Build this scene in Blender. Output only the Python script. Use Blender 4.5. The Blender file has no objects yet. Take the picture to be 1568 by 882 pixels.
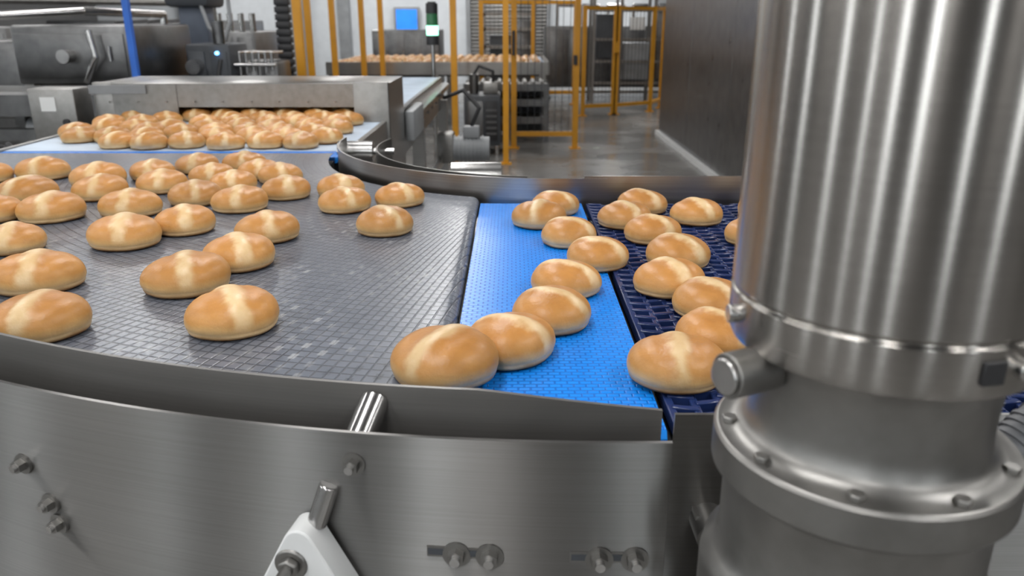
import bpy, bmesh, math, random
from mathutils import Vector, Matrix
random.seed(4)
sc=bpy.context.scene
sc.view_settings.view_transform='Standard'
PI=math.pi
# ---------------------------------------------------------------- materials
def newmat(name):
    m=bpy.data.materials.new(name); m.use_nodes=True
    nt=m.node_tree; b=nt.nodes['Principled BSDF']
    return m,nt,b
def N(nt,t,**k):
    n=nt.nodes.new(t)
    for a,v in k.items(): setattr(n,a,v)
    return n
def ramp(nt,src,stops):
    r=N(nt,'ShaderNodeValToRGB'); e=r.color_ramp.elements
    while len(e)<len(stops): e.new(0.5)
    for i,(p,c) in enumerate(stops):
        e[i].position=p; e[i].color=(c[0],c[1],c[2],1)
    nt.links.new(src,r.inputs[0]); return r.outputs[0]
def math_(nt,op,a,b=None,c=None,clamp=False):
    n=N(nt,'ShaderNodeMath',operation=op,use_clamp=clamp)
    for i,v in enumerate((a,b,c)):
        if v is None: continue
        if isinstance(v,(int,float)): n.inputs[i].default_value=v
        else: nt.links.new(v,n.inputs[i])
    return n.outputs[0]
def mixc(nt,f,a,b):
    n=N(nt,'ShaderNodeMix',data_type='RGBA')
    if isinstance(f,(int,float)): n.inputs[0].default_value=f
    else: nt.links.new(f,n.inputs[0])
    for i,v in ((6,a),(7,b)):
        if isinstance(v,tuple): n.inputs[i].default_value=(*v,1)
        else: nt.links.new(v,n.inputs[i])
    return n.outputs[2]
def bump(nt,b,h,s,d):
    n=N(nt,'ShaderNodeBump'); n.inputs['Strength'].default_value=s; n.inputs['Distance'].default_value=d
    nt.links.new(h,n.inputs['Height']); nt.links.new(n.outputs[0],b.inputs['Normal'])
def plain(name,col,rough=.5,metal=0,emit=None,es=0,var=.15):
    m,nt,b=newmat(name)
    tc=N(nt,'ShaderNodeTexCoord'); no=N(nt,'ShaderNodeTexNoise'); no.inputs['Scale'].default_value=6; no.inputs['Detail'].default_value=4
    nt.links.new(tc.outputs['Object'],no.inputs[0])
    c=ramp(nt,no.outputs[0],[(.3,[x*(1-var) for x in col]),(.7,[min(1,x*(1+var)) for x in col])])
    nt.links.new(c,b.inputs['Base Color'])
    b.inputs['Roughness'].default_value=rough; b.inputs['Metallic'].default_value=metal
    if emit:
        b.inputs['Emission Color'].default_value=(*emit,1); b.inputs['Emission Strength'].default_value=es
    return m
def steel(name,col=(.5,.49,.47),rough=.3,scale=(3,3,160),blot=.1,aniso=0,con=.1,bs=.04,metal=1):
    m,nt,b=newmat(name)
    tc=N(nt,'ShaderNodeTexCoord'); mp=N(nt,'ShaderNodeMapping'); mp.inputs['Scale'].default_value=scale
    nt.links.new(tc.outputs['Object'],mp.inputs[0])
    no=N(nt,'ShaderNodeTexNoise'); no.inputs['Scale'].default_value=1; no.inputs['Detail'].default_value=5
    nt.links.new(mp.outputs[0],no.inputs[0])
    n2=N(nt,'ShaderNodeTexNoise'); n2.inputs['Scale'].default_value=7; n2.inputs['Detail'].default_value=5
    nt.links.new(tc.outputs['Object'],n2.inputs[0])
    c1=ramp(nt,no.outputs[0],[(.3,[x*(1-con) for x in col]),(.7,[x*(1+con) for x in col])])
    c2=ramp(nt,n2.outputs[0],[(.3,(1-blot,)*3),(.7,(1,1,1))])
    mm=N(nt,'ShaderNodeMix',data_type='RGBA',blend_type='MULTIPLY'); mm.inputs[0].default_value=1
    nt.links.new(c1,mm.inputs[6]); nt.links.new(c2,mm.inputs[7]); nt.links.new(mm.outputs[2],b.inputs['Base Color'])
    b.inputs['Metallic'].default_value=metal
    r=math_(nt,'MULTIPLY_ADD',no.outputs[0],.06,rough-.03); r=math_(nt,'MULTIPLY_ADD',n2.outputs[0],.10,math_(nt,'SUBTRACT',r,.05))
    nt.links.new(r,b.inputs['Roughness'])
    if aniso:
        b.inputs['Anisotropic'].default_value=aniso; b.inputs['Anisotropic Rotation'].default_value=.25
        t=N(nt,'ShaderNodeTangent'); t.direction_type='RADIAL'; t.axis='Z'; nt.links.new(t.outputs[0],b.inputs['Tangent'])
    bump(nt,b,no.outputs[0],bs,.001)
    return m
STEEL=steel('brushed_steel',(.40,.39,.375),.30,(4,4,400))
STEELP=steel('brushed_plate_steel',(.29,.283,.275),.38,(5,5,500),.10,1,.06,.006)
STEELR=steel('satin_rail_steel',(.22,.212,.203),.38,(5,5,500),.08,0,.05,.01,.6)
STEELM=steel('motor_steel',(.37,.352,.33),.25,(3,3,400),.06,.95,.03,.004)
STEELC=steel('cast_steel',(.30,.292,.28),.40,(40,40,40),.15)
STEELD=steel('enclosure_steel',(.25,.246,.242),.3,(30,30,2),.35)
STEELK=steel('machine_steel',(.19,.19,.19),.36,(20,20,20),.25)
STEELB=steel('bright_steel',(.55,.54,.53),.22,(20,20,20),.05)
DARK=plain('dark_gap',(.012,.012,.014),.7)
BLACK=plain('black_plastic',(.02,.02,.022),.45)
WHITE=plain('white_plastic',(.72,.73,.73),.4,var=.04)
YEL=plain('yellow_powdercoat',(.62,.28,.012),.4,var=.08)
BLUEP=plain('blue_paint',(.02,.12,.5),.4)
GREY=plain('grey_plastic',(.24,.25,.26),.45)
DGREY=plain('dark_grey',(.05,.055,.063),.5)
HOSE=plain('hose_grey',(.14,.145,.155),.45)
PALE=plain('pale_belt',(.46,.55,.66),.4)
def bun_mat():
    m,nt,b=newmat('bun_crust')
    tc=N(nt,'ShaderNodeTexCoord'); oi=N(nt,'ShaderNodeObjectInfo')
    off=N(nt,'ShaderNodeVectorMath',operation='SCALE')
    cx=N(nt,'ShaderNodeCombineXYZ'); nt.links.new(oi.outputs['Random'],cx.inputs[2]); nt.links.new(cx.outputs[0],off.inputs[0]); off.inputs['Scale'].default_value=3
    ad=N(nt,'ShaderNodeVectorMath',operation='ADD'); nt.links.new(tc.outputs['Object'],ad.inputs[0]); nt.links.new(off.outputs[0],ad.inputs[1])
    P=ad.outputs[0]
    n1=N(nt,'ShaderNodeTexNoise'); n1.inputs['Scale'].default_value=45; n1.inputs['Detail'].default_value=6; nt.links.new(P,n1.inputs[0])
    n2=N(nt,'ShaderNodeTexNoise'); n2.inputs['Scale'].default_value=18; n2.inputs['Detail'].default_value=3; nt.links.new(P,n2.inputs[0])
    n3=N(nt,'ShaderNodeTexNoise'); n3.inputs['Scale'].default_value=260; n3.inputs['Detail'].default_value=4; nt.links.new(P,n3.inputs[0])
    sx=N(nt,'ShaderNodeSeparateXYZ'); nt.links.new(tc.outputs['Object'],sx.inputs[0])
    x=math_(nt,'ABSOLUTE',math_(nt,'ADD',sx.outputs[0],math_(nt,'MULTIPLY_ADD',n1.outputs[0],.022,-.011)))
    w=math_(nt,'MULTIPLY_ADD',n2.outputs[0],.014,.0045)
    st=N(nt,'ShaderNodeMapRange'); st.interpolation_type='SMOOTHSTEP'
    d=math_(nt,'SUBTRACT',x,w); nt.links.new(d,st.inputs[0]); st.inputs[1].default_value=-.009; st.inputs[2].default_value=.004; st.inputs[3].default_value=1; st.inputs[4].default_value=0
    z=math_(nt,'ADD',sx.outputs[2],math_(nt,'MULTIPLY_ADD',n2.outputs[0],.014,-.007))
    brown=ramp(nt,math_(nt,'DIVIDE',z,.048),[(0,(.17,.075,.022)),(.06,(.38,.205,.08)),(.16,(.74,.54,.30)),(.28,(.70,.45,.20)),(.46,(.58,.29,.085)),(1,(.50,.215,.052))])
    mot=ramp(nt,n1.outputs[0],[(.3,(.82,.79,.74)),(.7,(1.0,1.0,1.0))])
    mm=N(nt,'ShaderNodeMix',data_type='RGBA',blend_type='MULTIPLY'); mm.inputs[0].default_value=1
    nt.links.new(brown,mm.inputs[6]); nt.links.new(mot,mm.inputs[7])
    pale=ramp(nt,n1.outputs[0],[(.3,(.66,.45,.22)),(.75,(.77,.60,.36))])
    gate=N(nt,'ShaderNodeMapRange'); nt.links.new(sx.outputs[2],gate.inputs[0]); gate.inputs[1].default_value=.010; gate.inputs[2].default_value=.02
    f=math_(nt,'MULTIPLY',st.outputs[0],gate.outputs[0])
    c=mixc(nt,math_(nt,'MULTIPLY',f,.88),mm.outputs[2],pale)
    hs=N(nt,'ShaderNodeHueSaturation'); nt.links.new(c,hs.inputs['Color']); nt.links.new(math_(nt,'MULTIPLY_ADD',oi.outputs['Random'],.22,.84),hs.inputs['Value'])
    nt.links.new(hs.outputs[0],b.inputs['Base Color'])
    b.inputs['Roughness'].default_value=.38; b.inputs['Specular IOR Level'].default_value=.42
    b.inputs['Subsurface Weight'].default_value=.08; b.inputs['Subsurface Radius'].default_value=(.01,.005,.002); b.inputs['Subsurface Scale'].default_value=.5
    bump(nt,b,n3.outputs[0],.2,.002)
    return m
BUN=bun_mat()
def curvebelt_mat():
    m,nt,b=newmat('grey_modular_belt')
    tc=N(nt,'ShaderNodeTexCoord'); s=N(nt,'ShaderNodeSeparateXYZ'); nt.links.new(tc.outputs['Object'],s.inputs[0])
    dx=math_(nt,'SUBTRACT',s.outputs[0],.1); dy=math_(nt,'SUBTRACT',s.outputs[1],2.2)
    r=math_(nt,'SQRT',math_(nt,'ADD',math_(nt,'MULTIPLY',dx,dx),math_(nt,'MULTIPLY',dy,dy)))
    a=math_(nt,'MULTIPLY',math_(nt,'ARCTAN2',dx,math_(nt,'MULTIPLY',dy,-1)),1.3)
    cv=N(nt,'ShaderNodeCombineXYZ'); nt.links.new(r,cv.inputs[0]); nt.links.new(a,cv.inputs[1])
    br=N(nt,'ShaderNodeTexBrick'); nt.links.new(cv.outputs[0],br.inputs[0]); br.offset=0.0
    br.inputs['Scale'].default_value=1; br.inputs['Brick Width'].default_value=.0155; br.inputs['Row Height'].default_value=.0125; br.inputs['Mortar Size'].default_value=.0017; br.inputs['Mortar Smooth'].default_value=.8
    br.inputs['Color1'].default_value=(.115,.13,.16,1); br.inputs['Color2'].default_value=(.15,.165,.20,1); br.inputs['Mortar'].default_value=(.055,.063,.082,1)
    # hinge slots between modules: dark elongated holes, plus specular glints painted on link tops
    b2=N(nt,'ShaderNodeTexBrick'); nt.links.new(cv.outputs[0],b2.inputs[0]); b2.offset=.5
    b2.inputs['Scale'].default_value=1; b2.inputs['Brick Width'].default_value=.031; b2.inputs['Row Height'].default_value=.025; b2.inputs['Mortar Size'].default_value=.0092; b2.inputs['Mortar Smooth'].default_value=.1
    b2.inputs['Color1'].default_value=(1,1,1,1); b2.inputs['Color2'].default_value=(.15,.15,.15,1); b2.inputs['Mortar'].default_value=(0,0,0,1)
    no=N(nt,'ShaderNodeTexNoise'); no.inputs['Scale'].default_value=7; nt.links.new(tc.outputs['Object'],no.inputs[0])
    g=N(nt,'ShaderNodeMapRange'); nt.links.new(no.outputs[0],g.inputs[0]); g.inputs[1].default_value=.45; g.inputs[2].default_value=.60
    gi=math_(nt,'SUBTRACT',1,g.outputs[0])
    dk=mixc(nt,math_(nt,'MULTIPLY',math_(nt,'MULTIPLY',b2.outputs[0],gi),.6),br.outputs[0],(.03,.035,.05))
    c=mixc(nt,math_(nt,'MULTIPLY',math_(nt,'MULTIPLY',b2.outputs[0],g.outputs[0]),.6),dk,(.46,.47,.49))
    nt.links.new(c,b.inputs['Base Color']); b.inputs['Roughness'].default_value=.28
    bump(nt,b,math_(nt,'SUBTRACT',1,br.outputs['Fac']),.35,.0015)
    return m
CBELT=curvebelt_mat()
def blue_mat():
    m,nt,b=newmat('blue_belt')
    tc=N(nt,'ShaderNodeTexCoord')
    br=N(nt,'ShaderNodeTexBrick'); nt.links.new(tc.outputs['Object'],br.inputs[0])
    br.inputs['Scale'].default_value=1; br.inputs['Brick Width'].default_value=.013; br.inputs['Row Height'].default_value=.0075; br.inputs['Mortar Size'].default_value=.0013; br.inputs['Mortar Smooth'].default_value=.7
    br.inputs['Color1'].default_value=(.004,.24,.86,1); br.inputs['Color2'].default_value=(.006,.27,.92,1); br.inputs['Mortar'].default_value=(.003,.16,.66,1)
    nt.links.new(br.outputs[0],b.inputs['Base Color']); b.inputs['Roughness'].default_value=.27
    bump(nt,b,math_(nt,'SUBTRACT',1,br.outputs['Fac']),.6,.0014)
    return m
BLUE=blue_mat()
NAVY=plain('navy_plastic',(.016,.032,.115),.2,var=.3)
def concrete():
    m,nt,b=newmat('sealed_concrete')
    tc=N(nt,'ShaderNodeTexCoord'); no=N(nt,'ShaderNodeTexNoise'); no.inputs['Scale'].default_value=1.3; no.inputs['Detail'].default_value=8
    nt.links.new(tc.outputs['Object'],no.inputs[0])
    nt.links.new(ramp(nt,no.outputs[0],[(.3,(.12,.117,.112)),(.7,(.25,.245,.235))]),b.inputs['Base Color'])
    nt.links.new(math_(nt,'MULTIPLY_ADD',no.outputs[0],.35,.05),b.inputs['Roughness'])
    return m
FLOOR=concrete()
WALL=plain('painted_wall',(.62,.65,.68),.6,var=.05)
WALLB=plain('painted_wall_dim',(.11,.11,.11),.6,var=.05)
CEIL=plain('ceiling_paint',(.14,.14,.145),.7,var=.05)
# ---------------------------------------------------------------- mesh builder
class B:
    def __init__(s): s.bm=bmesh.new(); s.m=[]
    def mi(s,mat):
        if mat not in s.m: s.m.append(mat)
        return s.m.index(mat)
    def quad(s,vs,mat):
        f=s.bm.faces.new(vs); f.material_index=s.mi(mat); return f
    def box(s,x0,x1,y0,y1,z0,z1,mat,rot=0,bev=0):
        cx,cy,cz=(x0+x1)/2,(y0+y1)/2,(z0+z1)/2
        M=Matrix.Translation((cx,cy,cz))@Matrix.Rotation(rot,4,'Z')@Matrix.Diagonal((abs(x1-x0),abs(y1-y0),abs(z1-z0),1))
        r=bmesh.ops.create_cube(s.bm,size=1,matrix=M); k=s.mi(mat)
        fs={f for v in r['verts'] for f in v.link_faces}
        for f in fs: f.material_index=k
        if bev:
            es={e for f in fs for e in f.edges}
            o=bmesh.ops.bevel(s.bm,geom=list(es),offset=bev,segments=2,affect='EDGES',profile=.5)
            for f in o['faces']: f.material_index=k
    def cyl(s,p0,p1,r,mat,seg=24,r1=None):
        p0,p1=Vector(p0),Vector(p1); d=p1-p0; q=d.to_track_quat('Z','Y').to_matrix().to_4x4()
        M=Matrix.Translation((p0+p1)/2)@q
        o=bmesh.ops.create_cone(s.bm,cap_ends=True,segments=seg,radius1=r,radius2=r if r1 is None else r1,depth=d.length,matrix=M); k=s.mi(mat)
        for f in {f for v in o['verts'] for f in v.link_faces}: f.material_index=k
    def lathe(s,prof,c,mat,seg=64,axis=None):
        k=s.mi(mat); rings=[]
        q=Vector(axis).to_track_quat('Z','Y') if axis else None
        for r,z in prof:
            ring=[]
            n=1 if r<1e-6 else seg
            for i in range(n):
                a=2*PI*i/seg; p=Vector((r*math.cos(a),r*math.sin(a),z))
                if q: p=q@p
                ring.append(s.bm.verts.new(p+Vector(c)))
            rings.append(ring)
        for A,Bq in zip(rings,rings[1:]):
            for i in range(seg):
                j=(i+1)%seg
                if len(A)==1 and len(Bq)==1: continue
                if len(A)==1: f=s.bm.faces.new((A[0],Bq[i],Bq[j]))
                elif len(Bq)==1: f=s.bm.faces.new((A[i],A[j],Bq[0]))
                else: f=s.bm.faces.new((A[i],A[j],Bq[j],Bq[i]))
                f.material_index=k
    def tube(s,pts,r,mat,seg=12):
        for a,b in zip(pts,pts[1:]): s.cyl(a,b,r,mat,seg)
        k=s.mi(mat)
        for p in pts[1:-1]:
            o=bmesh.ops.create_uvsphere(s.bm,u_segments=seg,v_segments=8,radius=r,matrix=Matrix.Translation(p))
            for f in {f for v in o['verts'] for f in v.link_faces}: f.material_index=k
    def strip(s,path,zt,zb,th,mat):
        n=len(path); L=[]
        for i,(x,y) in enumerate(path):
            a=path[max(0,i-1)]; b=path[min(n-1,i+1)]
            t=Vector((b[0]-a[0],b[1]-a[1])).normalized(); nn=Vector((t.y,-t.x))*th
            u=i/(n-1); T=zt(u) if callable(zt) else zt; Bz=zb(u) if callable(zb) else zb
            L.append([s.bm.verts.new((x,y,Bz)),s.bm.verts.new((x,y,T)),s.bm.verts.new((x+nn.x,y+nn.y,T)),s.bm.verts.new((x+nn.x,y+nn.y,Bz))])
        for A,C in zip(L,L[1:]):
            for i in range(4):
                j=(i+1)%4; s.quad((A[i],A[j],C[j],C[i]),mat)
        s.quad(L[0],mat); s.quad(L[-1][::-1],mat)
    def bolt(s,p,n,r=.009,mat=None,washer=True):
        p=Vector(p); n=Vector(n).normalized(); mat=mat or STEELC
        if washer: s.cyl(p-n*.001,p+n*.0025,r*1.55,mat,24)
        s.cyl(p+n*.002,p+n*.010,r,mat,6); s.cyl(p+n*.009,p+n*.014,r*.55,STEELB,14)
    def done(s,name,parent=None,bev=0,loc=None,ang=35,org=None):
        bmesh.ops.recalc_face_normals(s.bm,faces=s.bm.faces)
        for f in s.bm.faces: f.smooth=True
        for e in s.bm.edges:
            if len(e.link_faces)==2:
                try:
                    if e.calc_face_angle()>math.radians(ang): e.smooth=False
                except: pass
        me=bpy.data.meshes.new(name); s.bm.to_mesh(me); s.bm.free()
        for m in s.m: me.materials.append(m)
        o=bpy.data.objects.new(name,me); sc.collection.objects.link(o)
        if org: me.transform(Matrix.Translation(-Vector(org))); o.location=org
        if bev:
            md=o.modifiers.new('bevel','BEVEL'); md.width=bev; md.segments=2; md.limit_method='ANGLE'; md.angle_limit=math.radians(40)
        if parent: o.parent=parent
        if loc: o.location=loc
        return o
def empty(name):
    e=bpy.data.objects.new(name,None); sc.collection.objects.link(e); e.empty_display_size=.1; return e
# ---------------------------------------------------------------- curved conveyor
CX,CY=.1,2.2
def arc(r,a0,a1,n=60): return [(CX+r*math.cos(math.radians(a0+(a1-a0)*i/n)),CY+r*math.sin(math.radians(a0+(a1-a0)*i/n))) for i in range(n+1)]
cv=empty('curved_conveyor')
b=B(); rows=[]
XE=-.085
for i in range(25):
    r=.6+.94*i/24; amax=270-math.degrees(math.asin((CX-XE)/r)); row=[]
    for j in range(97):
        a=math.radians(180+(amax-180)*j/96); row.append(b.bm.verts.new((CX+r*math.cos(a),CY+r*math.sin(a),1.006)))
    y=row[-1].co.y
    for k in range(1,9):
        t=PI/2*k/8*1.6; row.append(b.bm.verts.new((XE+.016*math.sin(t),y,1.006-.016*(1-math.cos(t)))))
    rows.append(row)
for A,C in zip(rows,rows[1:]):
    for j in range(len(A)-1): b.quad((A[j],A[j+1],C[j+1],C[j]),CBELT)
b.done('belt',cv)
b=B()
pin=arc(.6,180,268,40); pout=arc(1.54,180,268,40)
def slab(b,inn,out,z0,z1,mat):
    V=[[b.bm.verts.new((p[0],p[1],z)) for p in (i,o) for z in (z0,z1)] for i,o in zip(inn,out)]
    for A,C in zip(V,V[1:]):
        b.quad((A[0],C[0],C[2],A[2]),mat); b.quad((A[1],A[3],C[3],C[1]),mat); b.quad((A[0],A[1],C[1],C[0]),mat); b.quad((A[2],C[2],C[3],A[3]),mat)
slab(b,[(min(x,-.1),y) for x,y in pin],[(min(x,-.1),y) for x,y in pout],.93,.985,DARK)
b.done('belt_bed',cv)
b=B()
b.strip(arc(1.565,180,271.3,90),lambda u:1.045 if u<.935 else 1.045-(u-.935)/.065*.018,lambda u:.975 if u<.97 else .975+.018*(u-.97)/.03,.004,STEELR)
b.strip(arc(.57,176,270,60)+[(.2,1.63)],1.045,.955,.004,STEEL)
b.strip(arc(.47,165,262,60),1.03,.94,.004,STEEL)
b.done('guide_rail',cv)
b=B()
b.strip(arc(1.61,182,271.3,90),1.02,.70,.004,STEELP)
def outp(x,z,off=0):
    y=CY-math.sqrt(1.614**2-(x-CX)**2); n=Vector((x-CX,y-CY,0)).normalized(); return Vector((x,y,z))+n*off, n
for x,z in ((-.14,.99),(-.5,.93),(-.474,.89),(-.468,.867)):
    p,n=outp(x,z); b.bolt(p,n,.0072)
for x0,x1 in ((-.05,-.02),(.078,.11)):
    for x in (x0,x1):
        p,n=outp(x,.903); b.bolt(p,n,.0082)
    p,n=outp((x0+x1)/2-.012,.905,.0003); rr=math.atan2(n.y,n.x)+PI/2
    b.box(p.x-.030,p.x+.030,p.y-.001,p.y+.001,.8995,.9105,STEELC,rr); b.box(p.x-.029,p.x+.029,p.y-.0018,p.y-.0002,.902,.908,DGREY,rr)
for x in (-.13,-.62,-1.0):
    y=CY-math.sqrt(1.565**2-(x-CX)**2); p,n=outp(x-.008,1.006,-.008); q=Vector((x+.004,y,1.028))+n*.002
    b.cyl(p,q,.0135,STEELB,24)
for a in (185,215,245,268):
    for r in (.5,1.5):
        x=CX+r*math.cos(math.radians(a)); y=CY+r*math.sin(math.radians(a))
        b.box(x-.025,x+.025,y-.025,y+.025,0.01,.93,STEEL); b.cyl((x,y,0),(x,y,.02),.05,BLACK)
b.done('frame',cv)
b=B()
p,n=outp(-.182,.9); t=Vector((-n.y,n.x,0))
if t.x<0: t=-t
prof=[]
for i in range(9):
    a=math.radians(155-130*i/8); prof.append((.014*math.cos(a),.938-.014+.014*math.sin(a)))
poly=prof+[(.05,.86),(.05,.83),(-.05,.83),(-.05,.86)]
F=[b.bm.verts.new(p*1+t*u+n*.034+Vector((0,0,z-p.z))) for u,z in poly]; K=[b.bm.verts.new(p+t*u+n*.004+Vector((0,0,z-p.z))) for u,z in poly]
b.quad(F,WHITE); b.quad(K[::-1],WHITE)
for i in range(len(F)): j=(i+1)%len(F); b.quad((F[i],K[i],K[j],F[j]),WHITE)
c=p+n*.034-t*.008; c.z=.903; b.bolt(c,n,.010); b.cyl(c,c+n*.026,.0055,STEELC,16)
b.cyl((p+n*.012+t*.008)+Vector((0,0,.03)),(p+n*.003+t*.020)+Vector((0,0,.068)),.009,STEELB,20)
b.done('pivot_bracket',cv,bev=.002)
# ---------------------------------------------------------------- blue transfer conveyor
b=B(); X0,X1=-.066,.145
V=[]
for y,z in ((.648,.965),(.643,.985),(.651,.996),(1.61,.996),(1.622,.985),(1.616,.965)):
    V.append((b.bm.verts.new((X0,y,z)),b.bm.verts.new((X1,y,z))))
for A,C in zip(V,V[1:]): b.quad((A[0],A[1],C[1],C[0]),BLUE)
b.box(X0+.004,X1-.004,.66,1.61,.93,.99,DARK)
b.box(X0,X1,.66,1.60,.80,.93,STEEL)
for x in (X0+.03,X1-.03):
    for y in (.7,1.55): b.box(x-.02,x+.02,y-.02,y+.02,0,.82,STEEL)
b.done('transfer_conveyor')
# ---------------------------------------------------------------- open mesh conveyor
me=empty('mesh_belt_conveyor')
b=B(); x=.158; i=0
while x<1.25:
    b.box(x-.0042,x+.0042,.665,1.605,.982,.997,NAVY)
    y=.668+(.0125 if i%2 else 0)
    while y<1.6:
        b.box(x,x+.027,y-.0036,y+.0036,.984,.999,NAVY,rot=.2 if i%2 else -.2); y+=.025
    x+=.025; i+=1
b.done('open_belt',me,bev=.0013)
b=B()
b.box(.15,1.25,.66,1.61,.93,.955,DARK)
b.box(.152,1.3,.652,.656,.62,1.012,STEELP); b.box(.152,1.3,1.628,1.632,.9,1.05,STEEL)
b.box(.152,1.3,1.61,1.628,.955,.965,STEEL)
b.cyl((.19,.652,.90),(.19,.617,.90),.017,STEELC,32); b.cyl((.19,.617,.90),(.19,.613,.90),.010,STEELC,6)
b.box(.175,.245,.635,.652,.905,.913,STEELC)
b.bolt((.30,.652,.95),(0,-1,0)); b.bolt((.48,.652,.97),(0,-1,0))
for x in (.25,1.2):
    for y in (.72,1.56): b.box(x-.02,x+.02,y-.02,y+.02,0,.94,STEEL)
b.done('frame',me)
# ---------------------------------------------------------------- gear motor
b=B(); MC=(.239,.475,0)
b.lathe([(0,1.60),(.05,1.598),(.08,1.585),(.092,1.56),(.0945,1.53),(.0945,1.1985),(.093,1.1975),(.093,1.1955),(.095,1.1945),(.095,1.170),(.093,1.164),(.088,1.162),(.083,1.162)],MC,STEELM,128)
b.lathe([(.084,1.163),(.080,1.155),(.077,1.146),(.0758,1.130),(.0758,1.115),(.077,1.103),(.081,1.097),(.0885,1.094),(.096,1.0935),(.098,1.091),(.098,1.068),(.096,1.066),(.090,1.064),(.088,1.058),(.088,1.005),(.092,.996),(.098,.99),(.100,.98),(.100,.955),(.098,.945),(.094,.94),(.094,.90),(.06,.88),(.05,.86),(.05,.03),(.11,.02),(.11,0),(0,0)],MC,STEELC,128)
def mp(a,r,z): a=math.radians(a); return Vector((MC[0]+r*math.cos(a),MC[1]+r*math.sin(a),z))
for a in (170,205,245,285,325,5,45,85,130):
    p=mp(a,.0880,1.0935); b.cyl(p,p+Vector((0,0,.0045)),.0055,STEELC,6)
for a in (183,292):
    n=mp(a,1,0)-mp(a,0,0); p=mp(a,.095,1.182); b.cyl(p-n*.002,p+n*.006,.006,STEELB,16)
p=mp(281,.0948,1.182); b.box(p.x-.007,p.x+.007,p.y-.002,p.y+.004,1.174,1.188,BLACK,rot=math.radians(11))
n=(mp(205,1,0)-mp(205,0,0)); p=mp(197,.080,1.153)
b.cyl(p,p+n*.034,.0145,STEELC,32); b.cyl(p+n*.034,p+n*.037,.0115,STEELB,32)
b.done('gear_motor',bev=.0008,org=MC)
b=B(); P=[Vector((.348,.535,1.0)),Vector((.37,.53,1.03)),Vector((.41,.545,1.062)),Vector((.52,.57,1.09)),Vector((.7,.6,1.07)),Vector((.8,.61,.6)),Vector((.8,.61,0))]
b.tube(P,.016,HOSE,20); b.cyl((.342,.536,.98),(.35,.534,1.005),.02,STEELC,6); b.box(.335,.375,.56,.652,.93,.985,STEELC,bev=.004); b.cyl((.345,.57,.965),(.345,.536,.985),.014,STEELC,16)
for A,C in zip(P,P[1:-1]):
    d=(C-A); k=int(d.length/.006)
    for i in range(k): q=A+d*i/k; b.cyl(q,q+d.normalized()*.003,.0178,HOSE,20)
b.done('flexible_conduit')
# ---------------------------------------------------------------- buns
def bun_mesh(seed):
    rnd=random.Random(seed); bm=bmesh.new()
    prof=[(0,0),(.5,0),(.78,0),(.88,.02),(.935,.07),(.96,.13),(.952,.165),(.975,.205),(.995,.28),(1,.35),(.99,.45),(.96,.555),(.905,.66),(.825,.755),(.72,.835),(.6,.9),(.46,.95),(.31,.98),(.15,.995),(0,1)]
    S=56; rings=[]
    ph=[rnd.uniform(0,6) for _ in range(4)]
    for r,z in prof:
        ring=[]
        for i in range(1 if r==0 else S):
            a=2*PI*i/S
            k=1+.02*math.sin(2*a+ph[0])+.016*math.sin(3*a+ph[1])+.008*math.sin(7*a+ph[2])
            x=r*k*.0545*math.cos(a); y=r*k*.052*math.sin(a)
            zz=z*.0455*(1+.05*math.sin(a+ph[3])*r)
            if z>.5:
                g=abs(x)/.013; zz+= .0026*math.exp(-g**2)*(z-.5)*2 - .0018*math.exp(-((abs(x)-.018)/.005)**2)*(z-.5)*2
            ring.append(bm.verts.new((x,y,zz)))
        rings.append(ring)
    for A,C in zip(rings,rings[1:]):
        for i in range(S):
            j=(i+1)%S
            if len(A)==1: bm.faces.new((A[0],C[j],C[i]))
            elif len(C)==1: bm.faces.new((A[i],A[j],C[0]))
            else: bm.faces.new((A[i],A[j],C[j],C[i]))
    bmesh.ops.recalc_face_normals(bm,faces=bm.faces)
    for f in bm.faces: f.smooth=True
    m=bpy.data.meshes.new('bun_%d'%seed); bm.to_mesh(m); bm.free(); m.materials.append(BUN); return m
BM=[bun_mesh(i) for i in range(6)]
# world x, y (m), diameter (mm), rotation (deg)
BUNS=[(-.338,.887,110,30),(-.450,1.032,114,20),(-.414,1.143,107,30),(-.660,1.040,119,15),(-.562,.869,109,5),(-.641,1.258,114,15),(-.577,1.346,104,25),(-.416,1.296,105,25),(-.223,1.341,101,40),(-.227,1.557,98,35),(-.328,1.509,100,30),(-.364,1.648,97,30),(-.475,1.627,102,25),(-.535,1.514,105,10),(-.644,1.569,104,20),(-.731,1.474,110,10),(-.863,1.436,114,10),(-.808,1.225,95,15),(-.862,1.621,110,10),(-1.0,1.594,115,-15),
(-.763,1.690,105,15),(-1.104,1.838,114,5),(-.936,1.757,115,10),(-.843,1.829,101,10),(-.771,1.916,103,5),(-.689,1.788,96,15),(-.608,1.690,100,15),(-.664,1.944,104,10),(-.596,1.838,98,20),(-.531,1.788,99,20),(-.968,1.431,100,10),(-1.209,1.796,100,10),
(-.071,.752,112,-35),(-.002,.828,106,60),(.050,.924,103,60),(.076,1.049,100,60),(.133,1.175,97,55),(.097,1.305,96,60),(.050,1.431,102,-15),(.085,1.526,92,50),
(.174,.759,102,-5),(.239,.842,98,30),(.257,.958,96,30),(.221,1.046,100,20),(.259,1.175,102,35),(.243,1.314,97,30),(.209,1.415,96,25),(.258,1.526,95,35),(.347,1.442,99,20),(.414,1.300,96,20),(.489,1.491,98,20)]
for k,(X,Y,W,r) in enumerate(BUNS):
    z=1.0065 if X<-.085 else (.9965 if X<.15 else .9995)
    if k==32: z=1.0065
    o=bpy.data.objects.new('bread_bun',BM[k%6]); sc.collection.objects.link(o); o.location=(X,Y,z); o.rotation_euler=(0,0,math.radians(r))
    s=min(1.08,max(.92,W/107)); o.scale=(s,s,s)
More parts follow.
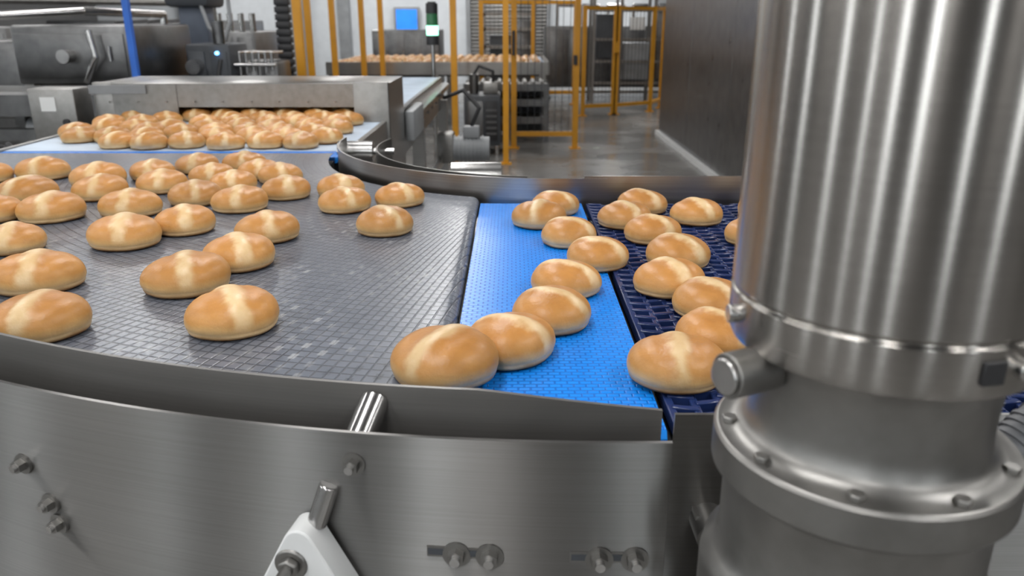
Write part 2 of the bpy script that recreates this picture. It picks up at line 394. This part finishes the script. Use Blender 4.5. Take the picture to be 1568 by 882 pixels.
mass=empty('bread_buns_on_infeed'); k=0
def addb(X,Y,z,par):
    global k
    o=bpy.data.objects.new('bun',BM[k%6]); sc.collection.objects.link(o); o.location=(X,Y,z); o.rotation_euler=(0,0,math.radians(random.uniform(-20,40))); o.parent=par; k+=1
for j in range(11):
    for i in range(9):
        X=-1.42+i*.112+(.05 if j%2 else 0)+random.uniform(-.012,.012); Y=2.36+j*.112+random.uniform(-.018,.018)
        if X>-.55 or (X<-1.2 and j<3 and random.random()<.5) or random.random()<.1: continue
        addb(X,Y,.9965,mass)
# ---------------------------------------------------------------- infeed conveyor + tunnel
inf=empty('infeed_conveyor')
b=B(); b.box(-1.49,-.49,2.205,2.30,.975,.996,BLUE,bev=.008); b.box(-1.49,-.49,2.305,5.4,.975,.996,PALE)
b.done('belt',inf)
b=B()
b.box(-1.51,-1.492,2.22,5.4,.86,1.0,STEEL); b.box(-.488,-.47,2.32,5.4,.80,1.0,STEEL)
b.box(-.47,-.42,3.8,5.4,.93,.96,STEELB); b.box(-.45,-.43,2.9,5.3,.5,.56,STEEL)
b.box(-1.48,-.50,2.25,5.35,.93,.97,DARK)
for y in (2.6,3.9,5.3):
    for x in (-1.5,-.46): b.box(x-.03,x+.03,y-.03,y+.03,0,.86,STEEL)
    b.box(-1.5,-.46,y-.02,y+.02,.3,.34,STEEL)
for i in range(6): b.cyl((-.47,3.9+i*.25,.90),(-.455,3.9+i*.25,.90),.03,STEELB,16)
b.cyl((-.50,2.27,1.0),(-.40,2.27,1.0),.030,STEELB,32); b.cyl((-.40,2.27,1.0),(-.34,2.27,1.0),.010,STEELB,16)
b.cyl((-.17,2.2,.93),(-.03,2.2,.93),.05,STEELB,32)
b.done('frame',inf)
b=B()
b.cyl((-.40,4.9,.60),(-.14,4.9,.60),.075,GREY,24); b.box(-.46,-.36,4.82,4.98,.52,.70,STEELC,bev=.01); b.box(-.3,-.2,4.85,4.95,.67,.74,GREY,bev=.008)
for i in range(8): b.cyl((-.36+i*.025,4.9,.60),(-.352+i*.025,4.9,.60),.083,GREY,24)
b.tube([(-.25,4.9,.74),(-.2,4.9,.85),(-.3,4.95,.95),(-.42,5.0,.9)],.012,BLACK)
b.done('drive_motor',inf)
b=B()
b.box(-1.56,-.46,3.0,3.004,1.05,1.135,STEELC); b.box(-1.56,-.46,3.0,3.4,1.132,1.137,STEEL,bev=.002)
b.box(-1.56,-1.25,2.996,3.0,1.02,1.135,STEELC)
b.box(-.59,-.46,2.985,3.02,.74,1.142,STEELC,bev=.003); b.box(-1.56,-1.49,2.995,3.03,.9,1.14,STEELC,bev=.003)
b.box(-.465,-.46,3.0,3.4,.74,1.135,STEEL); b.box(-1.56,-1.555,3.0,3.4,.95,1.135,STEEL)
b.box(-1.56,-.46,3.395,3.4,1.05,1.135,STEEL)
for i in range(9): b.bolt((-1.5+i*.105,3.0,1.07),(0,-1,0),.003,washer=False)
b.box(-1.57,-1.36,2.985,2.995,1.10,1.13,GREY)
b.box(-.46,-.42,3.42,3.8,.86,.99,GREY,bev=.01)
b.done('guard_tunnel',inf)
b=B()
b.box(-1.78,-1.61,2.95,3.08,.90,1.12,STEELC,bev=.006); b.box(-1.735,-1.68,2.946,2.951,1.04,1.09,WHITE); b.cyl((-1.65,2.95,1.0),(-1.65,2.94,1.0),.012,BLACK)
b.box(-1.71,-1.67,3.0,3.04,0,.9,STEEL); b.box(-1.76,-1.62,2.96,3.1,0,.02,STEEL)
b.tube([(-1.7,3.0,.9),(-1.85,3.0,.8),(-1.95,3.05,.9),(-2.0,3.1,.7)],.012,BLACK)
b.done('control_box')
# ---------------------------------------------------------------- distant conveyor with buns
b=B(); b.box(-2.4,.45,10.6,13,.77,.8,PALE); b.box(-2.42,.47,10.56,10.6,.68,.84,STEEL); b.box(.45,.49,10.6,13,.68,.84,STEEL); b.box(-2.4,.45,10.62,12.9,.66,.77,DARK)
for x in (-2.3,-1,.4):
    for y in (10.6,12.9): b.box(x-.04,x+.04,y-.04,y+.04,0,.7,STEEL)
b.done('distant_conveyor')
m2=empty('bread_buns_on_distant_conveyor')
for j in range(13):
    for i in range(22):
        if random.random()<.2: continue
        addb(-2.3+i*.125+random.uniform(-.02,.02),10.75+j*.17+random.uniform(-.03,.03),.8005,m2)
b=B()
for z in (.25,.45,.62): b.box(-.55,.42,9.3,9.9,z-.02,z+.02,STEELC); b.box(-.55,.42,9.28,9.3,z-.04,z+.04,STEELK)
for x in (-.53,-.05,.40):
    for y in (9.33,9.87): b.box(x-.03,x+.03,y-.03,y+.03,0,.66,STEELK)
for i in range(9): b.cyl((-.45+i*.1,9.3,.66),(-.45+i*.1,9.9,.66),.025,STEELC,12)
b.box(-.5,.38,9.86,9.9,.05,.6,DGREY)
b.done('tray_rack')
b=B()
b.box(-.50,-.12,8.3,8.8,.10,.62,DGREY,bev=.02); b.box(-.46,-.30,8.285,8.3,.16,.56,STEELK,bev=.005); b.box(-.28,-.15,8.285,8.3,.16,.56,BLACK,bev=.005)
for i in range(5): b.box(-.27,-.16,8.278,8.286,.22+i*.06,.24+i*.06,STEELK)
for x in (-.46,-.16):
    for y in (8.34,8.76): b.cyl((x,y,0),(x,y,.12),.02,STEELB,12)
b.cyl((-.40,8.5,.62),(-.40,8.5,.82),.05,STEELK,20); b.box(-.3,-.15,8.4,8.6,.62,.74,STEELC,bev=.01); b.tube([(-.2,8.5,.74),(-.2,8.5,.85),(-.35,8.55,.9),(-.40,8.5,.82)],.015,BLACK)
b.done('conveyor_drive_cabinet')
# ---------------------------------------------------------------- safety fence
def fence(posts,z1,z0=.15,rails=(),w=.05):
    b=B()
    for x,y in posts:
        b.box(x-w/2,x+w/2,y-w/2,y+w/2,0,z1,YEL); b.box(x-w,x+w,y-w,y+w,0,.012,YEL)
    for (xa,ya),(xb,yb) in zip(posts,posts[1:]):
        for z in (z0,z1-.03)+tuple(rails):
            d=Vector((xb-xa,yb-ya,0)); c=Vector(((xa+xb)/2,(ya+yb)/2,z)); L=d.length; a=math.atan2(d.y,d.x)
            b.box(c.x-L/2,c.x+L/2,c.y-w*.4,c.y+w*.4,z-w*.4,z+w*.4,YEL,rot=a)
    return b
def wires(b,xa,ya,xb,yb,z0,z1,n):
    for i in range(1,n):
        u=i/n; x=xa+(xb-xa)*u; y=ya+(yb-ya)*u; b.cyl((x,y,z0),(x,y,z1),.004,DGREY,6)
b=fence([(.02,8.8),(.70,8.8)],2.3,.16,w=.06)
b.box(.0,.03,8.74,8.78,1.0,1.25,BLACK); b.box(.66,.70,8.75,8.78,.9,1.0,BLACK); wires(b,.02,8.8,.70,8.8,.16,2.27,9); b.done('safety_gate')
b=fence([(-.06,7.8)],2.3,.2,w=.055); b.box(-.10,-.02,7.76,7.84,2.24,2.3,YEL); b.done('gate_post')
b=fence([(1.05,11.9),(1.52,12.1),(1.56,12.1),(2.15,12.5),(2.4,13.0)],1.55,.14,w=.06)
wires(b,1.05,11.9,1.52,12.1,.14,1.5,8); wires(b,1.56,12.1,2.15,12.5,.14,1.5,10)
b.box(1.5,1.58,12.0,12.06,.9,1.05,YEL); b.done('safety_fence')
b=fence([(-1.63,6.3),(-2.12,8.6),(-2.02,9.3),(-1.8,9.9),(-1.62,10.2)],2.4,.2,w=.06); b.done('safety_fence')
b=fence([(-.575,8.1),(-.66,9.2)],2.4,.2,w=.06); b.done('safety_fence')
b=fence([(-.5,13.4),(.35,13.6),(1.05,13.6)],1.66,.2,w=.07); wires(b,-.5,13.4,.35,13.6,.2,1.6,12); b.done('safety_fence')
b=B()
for i in range(40): b.box(-1.81,-1.70,6.32,6.40,.2+i*.055,.2+i*.055+.045,BLACK,bev=.006)
b.box(-1.80,-1.71,6.34,6.38,0,2.4,BLACK); b.done('cable_chain')
b=B(); x,y=-.565,5.85
b.cyl((x,y,0),(x,y,1.2),.014,STEELB,16); b.cyl((x,y,0),(x,y,.02),.08,STEEL,24)
b.cyl((x,y,1.19),(x,y,1.255),.045,BLACK,24)
b.cyl((x,y,1.255),(x,y,1.32),.042,plain('green_lamp',(.5,1,.7),.3,emit=(.3,1,.6),es=3),24)
b.cyl((x,y,1.32),(x,y,1.40),.042,plain('green_lens',(.03,.15,.06),.2),24); b.cyl((x,y,1.40),(x,y,1.47),.042,BLACK,24); b.cyl((x,y,1.47),(x,y,1.48),.03,BLACK,24)
b.box(x-.03,x+.03,y-.03,y+.03,.75,.84,GREY)
b.done('stack_light',bev=.003)
# ---------------------------------------------------------------- steel enclosure
b=B()
b.box(1.84,4.2,3.6,9.95,.04,3.3,STEELD)
for y in (5.2,6.8,8.4): b.box(1.838,1.84,y-.004,y+.004,.1,3.3,STEELC)
b.box(1.80,1.84,3.6,9.97,0,.05,WHITE)
b.done('steel_enclosure')
# ---------------------------------------------------------------- machinery
def machine(x0,x1,y0,y1,z0,z1,mat=None,det=4):
    mat=mat or STEELK; b=B()
    b.box(x0,x1,y0,y1,z0,z1,mat,bev=.02)
    w=(x1-x0)/det
    for i in range(det):
        b.box(x0+i*w+.02,x0+(i+1)*w-.02,y0-.012,y0,z0+.04,z1-.05,mat,bev=.005)
        b.cyl((x0+(i+.85)*w,y0-.03,z0+(z1-z0)*.4),(x0+(i+.85)*w,y0-.03,z0+(z1-z0)*.65),.008,STEELB,12)
    for x in (x0+.05,x1-.05):
        for y in (y0+.05,y1-.05):
            b.box(x-.03,x+.03,y-.03,y+.03,.02,z0,STEEL); b.cyl((x,y,0),(x,y,.03),.05,BLACK,16)
    b.box(x0+.05,x1-.05,y0+.04,y0+.07,z0*.45,z0*.45+.05,STEEL)
    return b
b=machine(-3.05,-2.34,5.0,6.0,.98,1.33,det=1)
b.tube([(-2.6,4.95,1.0),(-2.5,4.9,1.15),(-2.52,4.9,1.3)],.02,STEELB); b.cyl((-2.7,5.0,1.15),(-2.7,4.9,1.15),.04,STEELB)
b.box(-3.0,-2.4,5.1,5.9,.55,.9,STEELK,bev=.02); b.done('dough_divider')
b=B(); b.box(-3.6,-2.1,4.2,4.75,.93,.96,STEELK); b.box(-3.6,-2.1,4.18,4.2,.88,.99,STEELK); b.box(-3.6,-2.1,4.75,4.77,.88,.99,STEEL)
for x in (-3.4,-2.9,-2.3):
    for y in (4.22,4.72): b.box(x-.03,x+.03,y-.03,y+.03,0,.9,STEELK)
b.box(-3.4,-2.3,4.2,4.24,.5,.55,STEEL); b.box(-3.4,-2.3,4.2,4.7,.3,.33,STEELK); b.box(-3.5,-2.2,4.12,4.18,.76,.82,STEELK)
b.cyl((-2.6,4.3,.8),(-2.35,4.3,.8),.06,GREY); b.tube([(-2.9,4.15,.9),(-2.8,4.1,.75),(-2.5,4.1,.72),(-2.3,4.15,.85)],.01,BLACK)
b.done('side_conveyor')
b=machine(-3.95,-3.3,5.6,6.4,.7,1.22,det=2); b.done('mixing_cabinet')
b=machine(-2.28,-1.97,5.7,6.1,.5,1.2,DGREY,det=2)
b.cyl((-2.2,5.7,1.05),(-2.2,5.6,1.05),.05,STEELB); b.cyl((-2.05,5.75,1.2),(-2.05,5.75,1.35),.04,STEELK); b.tube([(-2.2,5.6,.95),(-2.05,5.55,.85),(-2.0,5.6,1.1)],.015,BLACK)
b.cyl((-2.05,5.69,1.14),(-2.05,5.67,1.14),.012,plain('blue_led',(.1,.4,1),.3,emit=(.15,.45,1),es=6),16); b.done('drive_cabinet')
b=machine(-1.93,-1.67,5.8,6.15,.5,1.08,STEELK,det=2)
for i in range(6): b.tube([(-1.92+i*.045,5.75,.98+.02*(i%3)),(-1.92+i*.045,5.75,1.14),(-1.90+i*.045,5.95,1.14)],.010,STEELB)
b.tube([(-1.95,5.72,1.06),(-1.66,5.72,1.06)],.013,STEELB); b.tube([(-1.95,5.72,.96),(-1.66,5.72,.98)],.013,STEELC)
b.done('valve_manifold')
b=machine(-3.3,-2.5,8.0,9.0,.4,1.25,det=4)
for i in range(7): b.cyl((-3.2+i*.11,8.1,1.25),(-3.2+i*.11,8.1,1.42),.03,STEELB)
b.done('depositor')
b=B()
b.box(-3.55,-2.75,7.0,7.6,1.0,1.12,STEELC,bev=.01); b.box(-3.5,-2.8,7.05,7.55,.3,.8,DGREY,bev=.02)
for x in (-3.5,-2.8):
    for y in (7.05,7.55): b.box(x-.03,x+.03,y-.03,y+.03,0,1.0,STEELK)
for i in range(5): b.cyl((-3.4+i*.14,7.0,1.2),(-3.4+i*.14,7.0,1.12),.035,STEELB,16); b.tube([(-3.4+i*.14,7.0,1.2),(-3.4+i*.14,7.1,1.34),(-3.3+i*.14,7.5,1.36)],.009,BLACK)
b.done('dosing_table')
b=machine(-2.3,-1.2,13.5,14.5,.3,1.2,det=4); b.done('packing_machine')
b=machine(.6,3.2,14.6,15.6,.2,1.25,det=6)
for i in range(5): b.tube([(.8+i*.45,14.7,1.25),(.8+i*.45,14.7,1.6),(1.1+i*.45,14.7,1.6)],.03,STEELB)
b.done('packing_machine')
# open machine frame with control cabinets behind the far fence
b=B()
for x in (1.35,1.8,2.35,2.8):
    for y in (13.6,14.2): b.box(x-.025,x+.025,y-.025,y+.025,0,1.9,STEELC)
for z in (.35,.7,1.05,1.5,1.85): b.box(1.35,2.8,13.58,13.62,z-.02,z+.02,STEELC)
b.box(1.85,2.3,13.65,14.15,.4,1.0,GREY,bev=.02); b.box(1.4,1.75,13.65,14.15,.75,1.45,DGREY,bev=.02); b.box(2.4,2.75,13.65,14.1,.4,1.6,STEELK,bev=.02)
b.box(1.95,2.2,13.63,13.66,1.2,1.4,WHITE,bev=.005)
b.done('case_packer_frame')
b=B()
for x in (-.5,.4): b.box(x-.03,x+.03,14.6,14.66,0,1.75,STEELC)
for z in (.3,.6,.9,1.2,1.45,1.7): b.box(-.5,.4,14.6,14.66,z-.03,z+.03,STEELC)
b.box(-.4,.0,14.7,15.2,.2,1.1,DGREY,bev=.02); b.box(.05,.35,14.7,15.2,.2,1.35,STEELK,bev=.02)
b.done('stacking_frame')
b=machine(-6.5,-4.3,7.0,8.0,.3,1.3,det=5); b.done('proofing_cabinet')
b=machine(-6.2,-3.6,11.0,12.0,.3,1.35,det=6); b.done('proofing_cabinet')
b=B(); ox=.14
b.box(-2.72+ox,-2.5+ox,6.4,6.6,0,2.6,plain('blue_grey_paint',(.10,.12,.16),.5),bev=.03)
b.box(-2.76+ox,-2.46+ox,6.36,6.64,.9,1.15,DGREY,bev=.03); b.box(-2.78+ox,-2.44+ox,6.3,6.7,1.45,1.9,DGREY,bev=.04)
b.tube([(-2.55+ox,6.35,1.6),(-2.45+ox,6.3,1.3),(-2.35+ox,6.3,1.2),(-2.3+ox,6.35,1.35),(-2.32+ox,6.4,1.7)],.015,GREY)
b.box(-2.85+ox,-2.37+ox,6.25,6.75,0,.03,DGREY)
b.done('robot_column')
b=B(); b.box(-2.26,-2.225,4.82,4.855,0,2.4,BLUEP); b.box(-2.3,-2.18,4.78,4.9,0,.015,BLUEP); b.done('blue_post')
b=B(); b.tube([(-3.9,5.6,1.36),(-3.2,6.2,1.42),(-2.9,6.9,1.40),(-2.9,6.9,0)],.03,STEELB); b.tube([(-4.2,6.0,1.5),(-2.8,7.8,1.5),(-2.8,7.8,0)],.025,STEELC); b.done('process_pipe')
# ---------------------------------------------------------------- room
def shell(name,*a):
    b=B(); b.box(*a); return b.done(name)
shell('floor',-9,9,-4,18,-.1,0,FLOOR); shell('ceiling',-9,9,-4,18,4.6,4.7,CEIL)
shell('wall_far',-9,9,18,18.1,0,4.6,WALL); shell('wall_back',-9,9,-4.1,-4,0,4.6,WALLB)
shell('wall_left',-9.1,-9,-4,18,0,4.6,WALLB); shell('wall_right',9,9.1,-4,18,0,4.6,WALLB)
b=B()
for i in range(40): b.box(-.9,.75,17.92,17.96,.02+i*.075,.02+i*.075+.068,STEELC,bev=.01)
b.box(-.98,-.9,17.89,17.985,0,3.1,GREY); b.box(.75,.83,17.89,17.985,0,3.1,GREY); b.box(-.98,.83,17.85,17.985,3.05,3.3,GREY); b.done('door_1')
GLOW=plain('reflection_glow',(.8,.85,.9),.1,emit=(.92,.97,1),es=9,var=.02)  # glowing surface added to put bright streaks into the steel reflections
def reflection_panel(name,cx,cy,w,z0,z1,axis):  # framed emissive panel, invented as a reflection source
    b=B(); t=.03
    def bx(a0,a1,d0,d1,zz0,zz1,m):
        if axis=='y': b.box(cx+a0,cx+a1,cy+d0,cy+d1,zz0,zz1,m)
        else: b.box(cx+d0,cx+d1,cy+a0,cy+a1,zz0,zz1,m)
    bx(-w/2,w/2,.012,.02,z0,z1,GLOW)
    for a in (-w/2,w/2): bx(a-t,a+t,.01,.06,z0-t,z1+t,GREY)
    for z in (z0,(z0+z1)/2,z1): bx(-w/2,w/2,.01,.055,z-t,z+t,GREY)
    b.done(name)
for i,(x,wd) in enumerate(((-6.2,.6),(-3.4,.5),(-1.5,.4),(.9,.3),(3.6,.5))): reflection_panel('reflection_panel_%d'%(i+1),x,-4,wd,.9,3.4,'y')  # unseen panels behind the camera, added for vertical highlights on motor and plate
for i,(y,wd) in enumerate(((-2,.6),(2.2,.5),(6,.5))): reflection_panel('reflection_panel_%d'%(i+6),-9,y,wd,.9,3.4,'x')  # more added panels, out of view on the left wall
b=B(); b.box(-2.55,-2.0,17.9,17.99,1.05,1.62,GREY,bev=.02); b.box(-2.5,-2.05,17.88,17.9,1.1,1.57,plain('blue_screen',(.02,.2,.8),.3,emit=(.02,.25,.9),es=.6)); b.done('wall_monitor')
for x in (-7,-4.6,-3.6,3.2,5.5):
    b=B(); b.box(x-.12,x+.12,17.7,17.94,0,4.6,GREY,bev=.02); b.box(x-.2,x+.2,17.6,17.98,0,.1,GREY); b.done('steel_column')
LAMP=plain('lamp_housing',(.8,.8,.8),.4)
for i,x in enumerate((-6,-3.2,-.6,2.0,5.0)):
    for y in (-2.6,.3,3.2,6.2,9.5,13,16):
        L=bpy.data.lights.new('tube','AREA'); L.shape='RECTANGLE'; L.size=.2; L.size_y=1.6; L.energy=36 if y<8 else (30 if y<15 else 70); L.color=(1,.99,.975)
        b=B(); b.box(-.19,.19,-.85,.85,.01,.09,LAMP,bev=.01); b.cyl((0,.6,.09),(0,.6,1.2),.01,GREY,8); b.cyl((0,-.6,.09),(0,-.6,1.2),.01,GREY,8)
        h=b.done('ceiling_light',loc=(x,y,3.4)); o=bpy.data.objects.new('lamp_tube',L); sc.collection.objects.link(o); o.parent=h
w=bpy.data.worlds.new('World'); sc.world=w; w.use_nodes=True; w.node_tree.nodes['Background'].inputs[0].default_value=(.6,.65,.7,1); w.node_tree.nodes['Background'].inputs[1].default_value=.3
cd=bpy.data.cameras.new('camera'); cam=bpy.data.objects.new('camera',cd); sc.collection.objects.link(cam); sc.camera=cam
cd.sensor_width=36; cd.lens=27.55; cd.clip_start=.02; cam.location=(0,0,1.36); cam.rotation_euler=(math.radians(90-18.9),0,0)
cd.dof.use_dof=True; cd.dof.focus_distance=1.05; cd.dof.aperture_fstop=6.7
